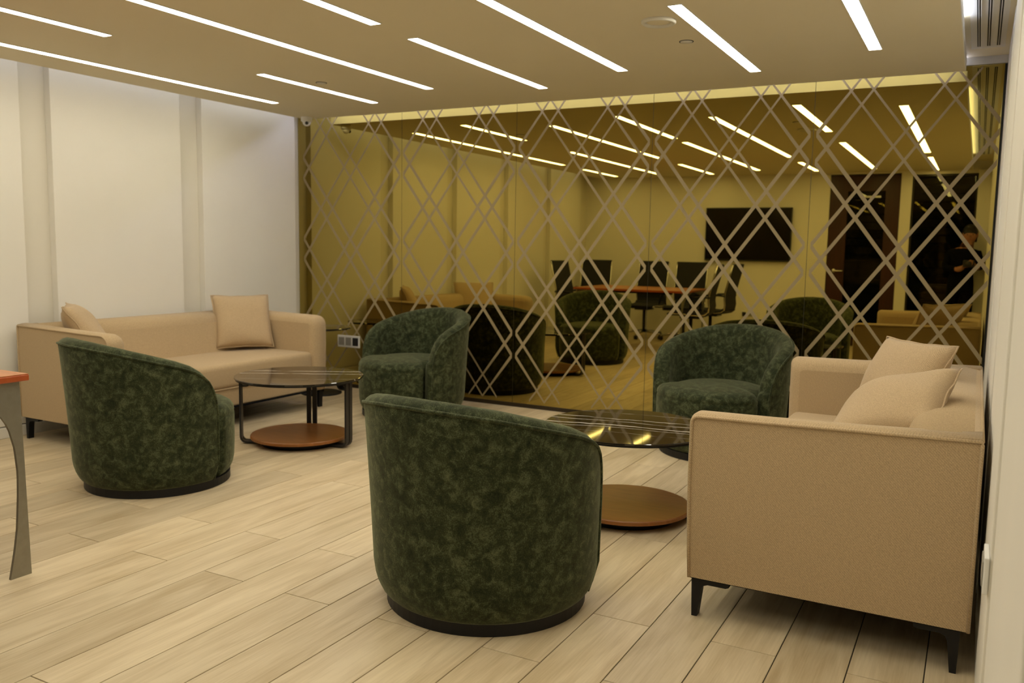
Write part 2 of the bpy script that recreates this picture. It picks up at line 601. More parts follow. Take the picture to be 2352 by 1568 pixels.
# slot diffuser in the right-hand cove
df = thing('slot_diffuser', 'white linear air diffuser with three dark slots in the ceiling cove', 'air vent', (0, 0, 0))
M_SLOT = simple('slot_dark', (0.01, 0.01, 0.01), 0.6)
bxo('frame', -.115, .047, .30, 5.50, ZU - .004, ZU, M_WHITE, df)
for xs in (-.078, -.032, .014):
    bxo('slot', xs - .008, xs + .008, .32, 5.44, ZU - .006, ZU - .004, M_SLOT, df)
    bxo('blade', xs - .0015, xs + .0015, .32, 5.44, ZU - .012, ZU - .006, M_WHITE, df)
    bxo('slot_lip', xs + .008, xs + .011, .32, 5.44, ZU - .012, ZU - .004, M_WHITE, df)

# flush LED strips in the dropped ceiling: column x, start y, end y
ORD = ['first', 'second', 'third', 'fourth', 'fifth', 'sixth', 'seventh']
COLS = [(-4.655, [(-.17, 1.0), (1.62, 4.86)]), (-3.955, [(.04, 2.95), (4.0, 5.14)]), (-3.265, [(-.18, 1.27), (2.0, 4.83)]),
        (-2.565, [(.19, 3.34), (3.64, 5.11)]), (-1.895, [(-.12, 1.07), (1.65, 4.80)]), (-1.205, [(0., 2.81), (3.62, 5.12)]),
        (-.535, [(-.40, 1.2), (1.66, 4.82)])]
for i, (cx, segs) in enumerate(COLS):
    for j, (y0, y1) in enumerate(segs):
        ln = 'long' if y1 - y0 > 2 else 'short'
        t = thing('ceiling_light', '%s ceiling LED strip, %s row from cream panelled wall, %s end' % (ln, ORD[i], 'mirror' if j else 'television'),
                  'ceiling light', (cx, (y0 + y1) / 2, ZC), 0, 'LED strips in the ceiling')
        h = (y1 - y0) / 2
        bm = bmesh.new()
        box(bm, -.030, .030, -h, h, -.003, -.0002, .0)
        obj('diffuser', bm, M_LED, t)
        bm = bmesh.new()
        for q in ((-.034, -.030, -h - .004, h + .004), (.030, .034, -h - .004, h + .004), (-.030, .030, -h - .004, -h), (-.030, .030, h, h + .004)):
            box(bm, q[0], q[1], q[2], q[3], -.004, -.0002)
        obj('trim_frame', bm, M_WHITE, t)

# ------------------------------------------------------------------ ceiling fittings
def disc_thing(name, label, cat, x, y, prof, mat, extra=None):
    t = thing(name, label, cat, (x, y, ZC))
    bm = bmesh.new()
    lathe(bm, prof, 32)
    bmesh.ops.recalc_face_normals(bm, faces=bm.faces[:])
    obj('body', bm, mat, t)
    if extra:
        extra(t)
    return t
M_CEILFIT = simple('ceiling_fitting', (0.74, 0.72, 0.64), 0.5)
def spk(t):
    bm = bmesh.new()
    lathe(bm, [(0, -.008), (.040, -.0075), (.057, -.006), (.0585, -.001)], 32)
    bmesh.ops.recalc_face_normals(bm, faces=bm.faces[:])
    obj('grille', bm, M_CEIL, t)
disc_thing('ceiling_speaker', 'round cream ceiling speaker with raised rim between LED strips', 'speaker', -1.35, 3.84,
           [(.079, -.0003), (.079, -.010), (.072, -.016), (.062, -.014), (.060, -.004), (.060, -.0003)], M_CEILFIT, spk)
for lab, x, y in (('small flush round sensor in the ceiling beside the ceiling speaker', -1.353, 4.27), ('small flush round sensor in the ceiling near the dome camera', -3.80, 4.38)):
    t = thing('ceiling_sensor', lab, 'sensor', (x, y, ZC), 0)
    bm = bmesh.new(); lathe(bm, [(.030, -.0003), (.030, -.004), (0, -.005)], 24); bmesh.ops.recalc_face_normals(bm, faces=bm.faces[:])
    obj('cover', bm, M_CEILFIT, t)
    bm = bmesh.new()
    tube(bm, [(.034 * math.cos(a), .034 * math.sin(a), -.001) for a in [2 * PI * q / 24 for q in range(24)]], .002, 5, True)
    obj('gap_ring', bm, M_SLOT, t)
t = thing('dome_camera', 'small white dome security camera under the ceiling corner by the mirror', 'camera', (-4.93, 5.50, ZC))
bm = bmesh.new(); lathe(bm, [(.047, -.0003), (.047, -.03), (.043, -.036), (0, -.036)], 28); bmesh.ops.recalc_face_normals(bm, faces=bm.faces[:]); obj('body', bm, M_WHITE, t)
bm = bmesh.new(); bmesh.ops.create_uvsphere(bm, u_segments=20, v_segments=12, radius=.034)
for v in bm.verts: v.co.z -= .040
obj('ball', bm, M_WHITE, t, True)
bm = bmesh.new(); bmesh.ops.create_uvsphere(bm, u_segments=14, v_segments=8, radius=.014)
for v in bm.verts: v.co += Vector((.020, -.022, -.052))
obj('lens', bm, M_BLACK, t, True)

# ------------------------------------------------------------------ mirror wall
SEAMS = [-5.255, -4.152, -3.102, -2.036, -.973, .058]
WHICH = ['beside the cream panelled wall, with a socket plate on it', 'behind the green armchair next to the side table', 'in the middle of the mirror wall', 'behind the green armchair next to the right-hand sofa', 'meeting the right-hand wall behind the sofa with slumped pillows']
SLOPE = .3485 / .2575
LW = .023
Z0L, Z1L = .048, 2.312
CENTRES = [-4.683, -3.627, -2.569, -1.5045, -.4395]
for i in range(5):
    x0, x1 = SEAMS[i], SEAMS[i + 1]
    xc = CENTRES[i]
    t = thing('mirror_panel', 'bronze lattice mirror panel ' + WHICH[i], 'mirror', (xc, YM, 0), 0, 'bronze mirror panels')
    bxo('glass', x0 - xc + .0015, x1 - xc - .0015, 0, .008, .031, 2.314, M_MIRROR, t)
    bxo('edge_seam', x1 - xc - .0015, x1 - xc + .0015, .001, .008, .031, 2.314, M_SEAM, t)
    hw = .515
    lo, hi = max(-hw, x0 - xc + .012), min(hw, x1 - xc - .004)
    for sgn in (1, -1):
        for kk in range(-4, 6):
            for off in (-.0875, .0875):
                c = 1.877 + .697 * (kk - 3) + off          # z at x = 0
                # line z = c + sgn*SLOPE*x , clip
                xa, xb = lo, hi
                def zz(x): return c + sgn * SLOPE * x
                def xx(z): return (z - c) / (sgn * SLOPE)
                b0, b1 = sorted((xx(Z0L), xx(Z1L)))
                xa, xb = max(xa, b0), min(xb, b1)
                if xb - xa < .02:
                    continue
                n = Vector((-sgn * SLOPE, 0, 1)).normalized() * LW / 2
                hx = abs(LW / 2 / math.sin(math.atan(SLOPE)))    # half width measured along x
                # vertical-cut parallelogram
                hz = LW / 2 / math.cos(math.atan(SLOPE))
                bm = bmesh.new()
                P = [(xa, zz(xa) - hz), (xb, zz(xb) - hz), (xb, zz(xb) + hz), (xa, zz(xa) + hz)]
                P = [(px, min(max(pz, Z0L), Z1L)) for px, pz in P]
                A = [bm.verts.new((px, -.0006 - (.00015 if sgn > 0 else 0), pz)) for px, pz in P]
                Bv = [bm.verts.new((px, 0, pz)) for px, pz in P]
                bm.faces.new(A)
                for q in range(4):
                    bm.faces.new((A[q], Bv[q], Bv[(q + 1) % 4], A[(q + 1) % 4]))
                obj('etched_line', bm, M_ETCH, t)
# socket plate on the first mirror panel
t = thing('socket_plate', 'white three-gang socket plate on the mirror behind the side table', 'socket', (-4.70, YM, .398))
bxo('plate', -.118, .118, -.012, -.001, -.051, .051, M_WHITE, t, .003)
for q, mm in ((-.075, M_GREYIN), (0, M_GREYIN), (.075, M_BLACK)):
    bxo('insert', q - .029, q + .029, -.0145, -.012, -.034, .034, mm, t, .002)

# ------------------------------------------------------------------ wall sockets
t = thing('socket_plate', 'white socket plate low on the wall under the television', 'socket', (-2.74, YB, .35))
bxo('plate', -.125, .125, 0.001, .012, -.045, .045, M_WHITE, t, .003)
bxo('insert', -.112, -.06, .012, .015, -.03, .03, M_BLACK, t, .002)
bxo('insert', -.03, .03, .012, .015, -.03, .03, M_GREYIN, t, .002)
t = thing('socket_plate', 'white socket plate on the right-hand wall behind the beige sofa corner', 'socket', (XR, 2.30, .475))
bxo('plate', -.012, -.0005, -.06, .06, -.045, .045, M_WHITE, t, .003)
bxo('insert', -.015, -.012, -.045, .045, -.03, .03, M_GREYIN, t, .002)

# ------------------------------------------------------------------ door, window, television (seen in the mirror)
d = struct(bpy.data.objects.new('door_1', None)); COL.objects.link(d); d.location = (-1.355, YB, 0)
bm = bmesh.new()
for q in ((-.42, -.205, .005, 2.225), (.25, .42, .005, 2.225), (-.205, .25, 2.02, 2.225), (-.205, .25, .005, .25)):
    box(bm, q[0], q[1], -.06, -.012, q[2], q[3])
obj('door_frame', bm, M_DOOR, d)
bxo('pane', -.205, .25, -.040, -.034, .25, 2.02, M_GLASS, d)
sl = None
for q in range(17):
    bm = bmesh.new(); box(bm, -.205, .25, -.085, -.062, .29 + q * .103, .29 + q * .103 + .085); obj('blind_slat', bm, M_SLAT, d)
bm = bmesh.new(); lathe(bm, [(0, -.0), (.026, 0), (.026, .01), (0, .01)], 20)
for v in bm.verts: v.co = Vector((v.co.x - .33, -.012 + v.co.z, v.co.y + .985))
hd = obj('handle', bm, M_CHROME, d)
bm = bmesh.new(); tube(bm, [(-.33, 0, .985), (-.33, .04, .985), (-.32, .05, .985), (-.21, .05, .985)], .010, 8); obj('lever', bm, M_CHROME, hd)
bm = bmesh.new(); box(bm, -.02, .20, 0, .025, 1.93, 1.955); obj('door_closer_bar', bm, M_ALU, d)
wn = struct(bpy.data.objects.new('window_1', None)); COL.objects.link(wn); wn.location = (-.435, YB, 0)
bm = bmesh.new()
for q in ((-.365, -.345, .10, 2.215), (.345, .365, .10, 2.215), (-.345, .345, 2.19, 2.215), (-.345, .345, .10, .125)):
    box(bm, q[0], q[1], -.06, 0, q[2], q[3])
obj('window_frame', bm, M_GUNMET, wn)
bxo('pane', -.345, .345, -.040, -.034, .125, 2.19, M_GLASS, wn)
for q in range(20):
    bm = bmesh.new(); box(bm, -.345, .345, -.085, -.062, .13 + q * .103, .13 + q * .103 + .085); obj('blind_slat', bm, M_SLAT, wn)
tv = thing('television', 'wide black flat screen television mounted on the cream wall', 'television', (-2.82, YB, 1.45))
bxo('housing', -.585, .585, .02, .06, -.365, .365, M_BLACK, tv, .006)
bxo('screen', -.572, .572, .0602, .062, -.345, .352, M_SCREEN, tv)
bxo('wall_bracket', -.2, .2, 0.0005, .02, -.15, .15, M_BLACK, tv)

# ------------------------------------------------------------------ armchair
HTAB = [(0, .733), (18, .728), (38, .709), (58, .676), (78, .637), (90, .606), (97, .578), (102, .545), (106, .50), (108.5, .455), (110, .40)]
AEND = 110
def rout(al, z):
    a = abs(al)
    fl = .040 * max(0, math.cos(rad(a) * .75)) ** 1.2 + .010
    return .391 + fl * (max(z, 0) / .74) ** 1.3
def armchair(label):
    t = thing('armchair', label, 'armchair', group='green velvet armchairs')
    als = [0, 8, 16, 24, 32, 40, 48, 56, 64, 72, 79, 85, 90, 94, 97, 99.5, 102, 104, 106, 107.3, 108.5, 109.2, 109.7, 110]
    als = [-a for a in als[:0:-1]] + als
    bm = bmesh.new()
    def section(al, inset=0.0, fwdd=0.0):
        h = interp(HTAB, abs(al)) - inset * .8
        s = []
        lv = [.042, .050, .066, .090, .120, .150] + [.150 + (h - .150) * q / 10 for q in range(1, 11)]
        for i, z in enumerate(lv):
            r = rout(al, z) - ((.040, .031, .020, .010, .003, 0)[i] if i < 6 else 0)
            s.append((r - inset, z))
        ro = rout(al, h)
        th = .092
        for dr, dz in ((.008, .013), (.022, .023), (.042, .028), (.062, .022), (.077, .009), (.087, -.010), (th, -.035)):
            s.append((ro - inset - dr * (1 - inset / .05), h + dz))
        zi = h - .035
        for q in range(1, 7):
            z = zi + (.26 - zi) * q / 6
            s.append((rout(al, z) - th + inset * .8, z))
        # close under seat level
        s.append((rout(al, .1) - th + inset * .8, .10))
        s.append((rout(al, .06) - th + inset * .8, .042))
        ang = rad(al) - PI / 2          # al=0 at local -y (back)
        pts = []
        for r, z in s:
            p = Vector((r * math.cos(ang), r * math.sin(ang), z))
            if fwdd:
                tg = Vector((-math.sin(ang), math.cos(ang), 0)) * (1 if al > 0 else -1)
                p += tg * fwdd
            pts.append(p)
        return pts
    secs = []
    E0 = [(.034, .026), (.016, .022), (.005, .012)]
    for ins, fw in E0: secs.append(section(-AEND, ins, fw))
    for al in als: secs.append(section(al))
    for ins, fw in E0[::-1]: secs.append(section(AEND, ins, fw))
    rows = [[bm.verts.new(p) for p in s] for s in secs]
    n = len(rows[0])
    for A, B in zip(rows, rows[1:]):
        for k in range(n):
            bm.faces.new((A[k], B[k], B[(k + 1) % n], A[(k + 1) % n]))
    bm.faces.new(rows[0][::-1]); bm.faces.new(rows[-1])
    bmesh.ops.recalc_face_normals(bm, faces=bm.faces[:])
    for f in bm.faces: f.smooth = True
    obj('shell', bm, M_VELVET, t)
    # piping on the outer rim and down the arm fronts
    def P(al, z, k=0.0):
        r = rout(al, z) + .0015 - max(0, (.15 - z)) * .30
        ang = rad(al) - PI / 2
        p = Vector((r * math.cos(ang), r * math.sin(ang), z))
        if k: p += Vector((-math.sin(ang), math.cos(ang), 0)) * (k if al > 0 else -k)
        return p
    pts = [P(-AEND, z, .004) for z in (.048, .07, .1, .16, .22, .28, .34, .38)] + [P(a, interp(HTAB, abs(a)) + .002) for a in als] + [P(AEND, z, .004) for z in (.38, .34, .28, .22, .16, .1, .07, .048)]
    bm = bmesh.new(); tube(bm, pts, .0056, 6); obj('piping', bm, M_VELVET, t)
    # seat: round-fronted drum filling the shell
    bm = bmesh.new()
    nb = 72
    prof = [(-.035, .042), (-.022, .055), (-.008, .085), (-.001, .12), (.003, .20), (.004, .33), (.003, .345), (-.001, .352), (.003, .360), (.000, .378), (-.012, .396), (-.032, .408), (-.08, .418), (-.16, .424), (-.26, .427)]
    rings = []
    for dr, z in prof:
        ring = []
        for q in range(nb):
            be = 2 * PI * q / nb
            a = abs((math.degrees(be) + 180) % 360 - 180)
            rs = .372 if a < 60 else (.372 - (.372 - .280) * min(1, (a - 60) / 5) ** .8 if a < 65 else .280)
            r = max(.02, rs + dr * (rs / .372))
            ring.append(bm.verts.new((r * math.sin(be), r * math.cos(be), z)))
        rings.append(ring)
    for A, B in zip(rings, rings[1:]):
        for q in range(nb):
            f = bm.faces.new((A[q], B[q], B[(q + 1) % nb], A[(q + 1) % nb])); f.smooth = True
    bm.faces.new(rings[0]); bm.faces.new(rings[-1])
    bmesh.ops.recalc_face_normals(bm, faces=bm.faces[:])
    obj('seat', bm, M_VELVET, t)
    bm = bmesh.new(); lathe(bm, [(0, .0), (.348, .0), (.350, .003), (.350, .042), (.33, .044), (0, .044)], 64)
    for f in bm.faces: f.smooth = False
    bmesh.ops.recalc_face_normals(bm, faces=bm.faces[:])
    p = obj('plinth', bm, M_BLKMET, t)
    p['label'] = 'black plinth base'
    return t
ch = armchair('green velvet barrel armchair turned away, between the conference table and the left beige sofa')
def place(o, x, y, face):
    o.location = (x, y, 0)
    o.rotation_euler = (0, 0, rad(face - 90))
place(ch, -3.65, 2.935, 75)
c2 = dup(ch, (0, 0, 0), 0, 'green velvet barrel armchair backed up to the mirror beside the black side table'); place(c2, -3.60, 5.10, -102)
c3 = dup(ch, (0, 0, 0), 0, 'green velvet barrel armchair turned away, beside the near arm of the right-hand beige sofa'); place(c3, -1.463, 2.542, 85)
c4 = dup(ch, (0, 0, 0), 0, 'green velvet barrel armchair backed up to the mirror beside the right-hand beige sofa'); place(c4, -1.34, 5.14, -100)

# ------------------------------------------------------------------ sofas (local: x along length, front at y=0, back at y=D)
SL, SD, SZ0 = 1.83, .84, .137
def sofa(label, rc):
    t = thing('sofa', label, 'sofa', group='beige sofas')
    # arm profile path in (y,z): from bottom front, up the front, over the top to the back
    def path(rc):
        pts = [(0.012, SZ0), (.006, .25), (.002, .38), (0, .50), (.001, .60)]
        for q in range(0, 7):
            a = PI - q * (PI / 2) / 6
            pts.append((.001 + rc + rc * math.cos(a), .683 - rc + rc * math.sin(a)))
        pts += [(.25, .686), (.5, .692), (SD, .700)]
        return pts
    def offs(pts, d):
        out = []
        for i, p in enumerate(pts):
            a = Vector(pts[max(i - 1, 0)]); b = Vector(pts[min(i + 1, len(pts) - 1)])
            tg = (b - a).normalized()
            n = Vector((-tg.y, tg.x))     # outward (front/top)
            out.append((p[0] + n.x * d, p[1] + n.y * d))
        return out
    P0 = path(rc)
    TH = .125
    for side in (0, 1):
        bm = bmesh.new()
        rows = []
        for xx_, d in ((0, 0), (.010, .008), (.03, .012), (.06, .012), (.085, .007), (.105, -.004), (.118, -.02), (TH, -.045)):
            pp = offs(P0 if d >= 0 else path(max(rc, .064)), d)
            pp = [(y, z if y < SD - .30 else max(z, .708)) for y, z in pp]
            X = xx_ if side == 0 else SL - xx_
            ring = [bm.verts.new((X, y, z)) for y, z in pp] + [bm.verts.new((X, SD, SZ0))]
            rows.append(ring)
        n = len(rows[0])
        for A, B in zip(rows, rows[1:]):
            for k in range(n):
                f = bm.faces.new((A[k], A[(k + 1) % n], B[(k + 1) % n], B[k])); f.smooth = True
        f0 = bm.faces.new(rows[0]); bm.faces.new(rows[-1])
        bmesh.ops.recalc_face_normals(bm, faces=bm.faces[:])
        for e in f0.edges: e.smooth = False
        a = obj('arm', bm, M_LINEN, t)
        bm = bmesh.new()
        X = -.002 if side == 0 else SL + .002
        tube(bm, [(X, y, z) for y, z in P0] + [(X, SD + .001, .69), (X, SD + .001, .4), (X, SD + .001, SZ0)], .0055, 6)
        obj('piping', bm, M_LINEN, a)
    # back: slab with sloping front
    bm = bmesh.new()
    sec = [(SD - .30, SZ0), (SD - .30, .30), (SD - .215, .64), (SD - .20, .675), (SD - .175, .698), (SD - .14, .708), (SD - .07, .708), (SD - .02, .704), (SD, .700), (SD, SZ0)]
    A = [bm.verts.new((.03, y, z)) for y, z in sec]; B = [bm.verts.new((SL - .03, y, z)) for y, z in sec]
    n = len(sec)
    for k in range(n):
        f = bm.faces.new((A[k], A[(k + 1) % n], B[(k + 1) % n], B[k])); f.smooth = 2 <= k <= 6
    bm.faces.new(A[::-1]); bm.faces.new(B)
    bmesh.ops.recalc_face_normals(bm, faces=bm.faces[:])
    bk = obj('backrest', bm, M_LINEN, t)
    bm = bmesh.new(); tube(bm, [(.0, SD + .001, .700), (SL, SD + .001, .700)], .0055, 6); obj('piping', bm, M_LINEN, bk)
    # seat base and bench cushion
    bxo('seat_base', TH - .01, SL - TH + .01, .030, SD - .2, SZ0, .262, M_LINEN, t, .012, 3)
    bm = bmesh.new()
    box(bm, TH - .012, SL - TH + .012, .018, SD - .22, .262, .425, .035, 4)
    for f in bm.faces: f.smooth = True
    for v in bm.verts:
        if v.co.z > .40:
            fx = (v.co.x - SL / 2) / (SL / 2); v.co.z += .012 * (1 - fx * fx)
    bmesh.ops.subdivide_edges(bm, edges=[e for e in bm.edges if e.calc_length() > .8], cuts=6)
    cu = obj('seat_cushion', bm, M_LINEN, t)
    bm = bmesh.new(); tube(bm, [(TH - .005, .020, .264), (SL - TH + .005, .020, .264)], .0045, 6); obj('piping', bm, M_LINEN, cu)
    bxo('under_shade_sheet', .01, SL - .01, .012, SD - .008, SZ0 - .006, SZ0, M_CLOTH, t)  # black sheet added underneath to cut bounced light and darken the floor
    # black metal legs: bracket plate with tapering leg
    for sx in (0, 1):
        for sy in (0, 1):
            bm = bmesh.new()
            y0 = .018 if sy == 0 else SD - .018
            dr = 1 if sy == 0 else -1
            prof = [(0, SZ0 - .006), (.125, SZ0 - .006), (.125, SZ0 - .018), (.115, SZ0 - .022), (.055, SZ0 - .022), (.040, SZ0 - .028), (.033, SZ0 - .042), (.022, .0), (.004, .0)]
            xa = .012 if sx == 0 else SL - .047
            prism(bm, [(y0 + dr * u, z) for u, z in prof], 'x', xa, xa + .035)
            obj('leg', bm, M_BLKMET, t)
    return t
so = sofa('beige fabric sofa against the cream panelled wall, one pillow upright against its back', .062)
# left sofa faces +x : local y(front->back) = -x ; local x along +y
so.location = (-4.285, 3.13, 0); so.rotation_euler = (0, 0, rad(90))
so2 = sofa('beige fabric sofa against the right-hand wall with two pillows slumped together', .022)
so2.location = (-.797, 2.725 + SL, 0); so2.rotation_euler = (0, 0, rad(-90))

def pillow(name, label, size, thick, M4, seed=0):
    rnd = random.Random(seed)
    n = 18
    bm = bmesh.new()
    ph = [rnd.uniform(0, 6.28) for _ in range(6)]
    top, bot = {}, {}
    for i in range(n + 1):
        for j in range(n + 1):
            u, v = -1 + 2 * i / n, -1 + 2 * j / n
            px = u * (1 - .055 * (1 - v * v) * abs(u)); py = v * (1 - .055 * (1 - u * u) * abs(v))
            hgt = ((1 - u ** 2) * (1 - v ** 2)) ** .42
            wr_ = .10 * math.sin(3.1 * u + ph[0] + 2 * v) * math.sin(2.3 * v + ph[1]) + .05 * math.sin(7 * u * v + ph[2])
            X, Y = px * size / 2, py * size / 2
            edge = .004 * math.sin(9 * u + ph[3]) * (abs(v) == 1) + .004 * math.sin(8 * v + ph[4]) * (abs(u) == 1)
            hz = thick / 2 * hgt * (1 + wr_ * (1 if hgt > 0 else 0))
            on = i in (0, n) or j in (0, n)
            a = bm.verts.new((X, Y, (hz if not on else 0) + edge))
            top[i, j] = a
            bot[i, j] = a if on else bm.verts.new((X, Y, -hz))
    for i in range(n):
        for j in range(n):
            f = bm.faces.new((top[i, j], top[i + 1, j], top[i + 1, j + 1], top[i, j + 1])); f.smooth = True
            f = bm.faces.new((bot[i, j + 1], bot[i + 1, j + 1], bot[i + 1, j], bot[i, j])); f.smooth = True
    tt = thing(name, label, 'pillow', group='beige pillows')
    tt.matrix_world = M4
    obj('cover', bm, M_LINEN2, tt)
    bm = bmesh.new()
    ring = []
    for i in range(n): ring.append((-1 + 2 * i / n, -1))
    for i in range(n): ring.append((1, -1 + 2 * i / n))
    for i in range(n): ring.append((1 - 2 * i / n, 1))
    for i in range(n): ring.append((-1, 1 - 2 * i / n))
    pts = []
    for u, v in ring:
        px = u * (1 - .055 * (1 - v * v) * abs(u)); py = v * (1 - .055 * (1 - u * u) * abs(v))
        edge = .004 * math.sin(9 * u + ph[3]) * (abs(v) == 1) + .004 * math.sin(8 * v + ph[4]) * (abs(u) == 1)
        pts.append((px * size / 2, py * size / 2, edge))
    tube(bm, pts, .004, 5, True)
    obj('seam', bm, M_LINEN2, tt)
    return tt
def frame(loc, zax, xax):
    z = Vector(zax).normalized(); x = Vector(xax); x = (x - z * x.dot(z)).normalized(); y = z.cross(x)
    m = Matrix((x, y, z)).transposed().to_4x4(); m.translation = Vector(loc)
    return m
pillow('throw_pillow', 'beige square pillow standing upright against the back of the left sofa', .42, .16, frame((-4.825, 4.66, .64), (.75, -.48, .40), (.54, .84, 0)), 1)
pillow('throw_pillow', 'beige pillow tucked in the corner of the left sofa behind its near arm', .44, .17, frame((-4.86, 3.41, .645), (.50, .66, .56), (.80, -.6, .0)), 2)
pillow('throw_pillow', 'beige pillow leaning back on the right-hand sofa, the higher of the two', .43, .17, frame((-.27, 4.06, .655), (-.64, -.60, .45), (.7, -.71, 0)), 3)
pillow('throw_pillow', 'beige pillow slumped against its neighbour on the right-hand sofa, the lower of the two', .41, .17, frame((-.243, 3.34, .668), (-.417, -.288, .862), (.895, -.295, .334)), 4)

# ------------------------------------------------------------------ round coffee tables
def coffee(label, x, y, angles, mat):
    t = thing('coffee_table', label, 'coffee table', (x, y, 0), group='round coffee tables')
    R0, ZT = .388, .42
    bm = bmesh.new(); lathe(bm, [(0, ZT - .009), (R0 - .001, ZT - .009), (R0, ZT - .007), (R0, ZT - .002), (R0 - .002, ZT), (0, ZT)], 72)
    for f in bm.faces: f.smooth = False
    bmesh.ops.recalc_face_normals(bm, faces=bm.faces[:])
    obj('tabletop', bm, mat, t)
    bm = bmesh.new(); lathe(bm, [(R0 - .02, ZT - .018), (R0 - .008, ZT - .018), (R0 - .008, ZT - .0092), (R0 - .02, ZT - .0092)], 72)
    obj('top_ring', bm, M_BLKMET, t)
    bm = bmesh.new(); lathe(bm, [(0, .036), (.290, .036), (.298, .040), (.298, .054), (.294, .058), (0, .058)], 72)
    bmesh.ops.recalc_face_normals(bm, faces=bm.faces[:])
    for f in bm.faces: f.smooth = False
    s = obj('lower_shelf', bm, M_WALNUT, t); s['label'] = 'round walnut lower shelf'
    RL = .352
    for a in angles:
        dr = Vector((math.cos(rad(a)), math.sin(rad(a)), 0)); tg = Vector((-dr.y, dr.x, 0))
        bm = bmesh.new()
        for off in (-.019, .019):
            o = tg * off
            pts = [dr * .10 + o + Vector((0, 0, .028)), dr * (RL - .04) + o + Vector((0, 0, .012))]
            pts[0].z = .012
            for q in range(1, 5):
                aa = q * PI / 8
                pts.append(dr * (RL - .035 + .035 * math.sin(aa)) + o + Vector((0, 0, .047 - .035 * math.cos(aa))))
            pts.append(dr * RL + o + Vector((0, 0, ZT - .010)))
            ribbon(bm, pts, tg, .029, .012)
        hk = [dr * (RL - .004) + Vector((0, 0, ZT - .062)), dr * (RL - .035) + Vector((0, 0, ZT - .062))]
        for q in range(1, 5):
            aa = q * PI / 8
            hk.append(dr * (RL - .035 - .028 * math.sin(aa)) + Vector((0, 0, ZT - .034 - .028 * math.cos(aa))))
        hk.append(dr * (RL - .063) + Vector((0, 0, ZT - .010)))
        ribbon(bm, hk, tg, .05, .008)
        bmesh.ops.recalc_face_normals(bm, faces=bm.faces[:])
        obj('leg', bm, M_GUNMET, t)
    bm = bmesh.new(); lathe(bm, [(0, .0005), (.235, .0005), (.235, .036), (0, .036)], 48)
    bmesh.ops.recalc_face_normals(bm, faces=bm.faces[:])
    obj('shelf_support', bm, M_BLKMET, t)
    return t
coffee('round marble-topped coffee table with walnut shelf in front of the left beige sofa', -3.63, 3.965, (217, 6, 120), M_MARBLE_B)
coffee('round dark marble coffee table with bold white veins beside the right-hand sofa', -1.368, 3.665, (20, 140, 260), M_MARBLE_A)

# side table
t = thing('side_table', 'tall round black pedestal side table between the left sofa and the mirror', 'side table', (-4.70, 5.39, 0))
bm = bmesh.new(); lathe(bm, [(0, .0), (.165, .0), (.165, .010), (.155, .014), (0, .016)], 48); bmesh.ops.recalc_face_normals(bm, faces=bm.faces[:]); obj('base', bm, M_BLKMET, t)
bm = bmesh.new(); lathe(bm, [(.022, .014), (.022, .535)], 20); obj('pole', bm, M_BLKMET, t)
bm = bmesh.new(); lathe(bm, [(0, .535), (.235, .535), (.24, .540), (.24, .548), (.237, .550), (0, .550)], 56); bmesh.ops.recalc_face_normals(bm, faces=bm.faces[:])
for f in bm.faces: f.smooth = False
obj('tabletop', bm, M_MARBLE_B, t)

# ------------------------------------------------------------------ conference table
TX0, TX1, TY0, TY1, TZ = -4.38, -2.965, .92, 1.845, .747
t = thing('conference_table', 'cherry wood conference table with curved steel plate legs', 'table', ((TX0 + TX1) / 2, (TY0 + TY1) / 2, 0))
hx, hy = (TX1 - TX0) / 2, (TY1 - TY0) / 2
bm = bmesh.new(); box(bm, -hx, hx, -hy, hy, TZ - .0255, TZ - .002, .004, 2); obj('tabletop_edge', bm, M_CHERRYEDGE, t)
bxo('tabletop', -hx + .002, hx - .002, -hy + .002, hy - .002, TZ - .002, TZ, M_CHERRY, t)
for sx in (-1, 1):
    for sy in (-1, 1):
        # flared curved plate in the y-z plane; wide at the top, waisted, small flare at the foot
        outer = []
        inner = []
        N = 24
        for q in range(N + 1):
            z = (TZ - .026) * q / N
            f = z / (TZ - .026)
            yo = .006 + .013 * f
            wtab = [(0, .078), (.14, .055), (.25, .041), (.41, .030), (.53, .025), (.66, .031), (.77, .049), (.83, .072), (.885, .12), (.935, .19), (.965, .28), (.98, .40)]
            wd = interp(wtab, f)
            outer.append((yo, z)); inner.append((yo + wd, z))
        poly = [(hy - a, z) for a, z in outer] + [(hy - a, z) for a, z in inner[::-1]]
        poly = [(sy * a, z) for a, z in poly]
        bm = bmesh.new()
        xa = sx * (hx - .036)
        prism(bm, poly, 'x', xa - .006, xa + .006)
        lg = obj('leg', bm, M_STEEL, t)
bm = bmesh.new(); box(bm, -hx + .30, hx - .30, -.02, .02, TZ - .07, TZ - .026); obj('under_beam', bm, M_BLKMET, t)

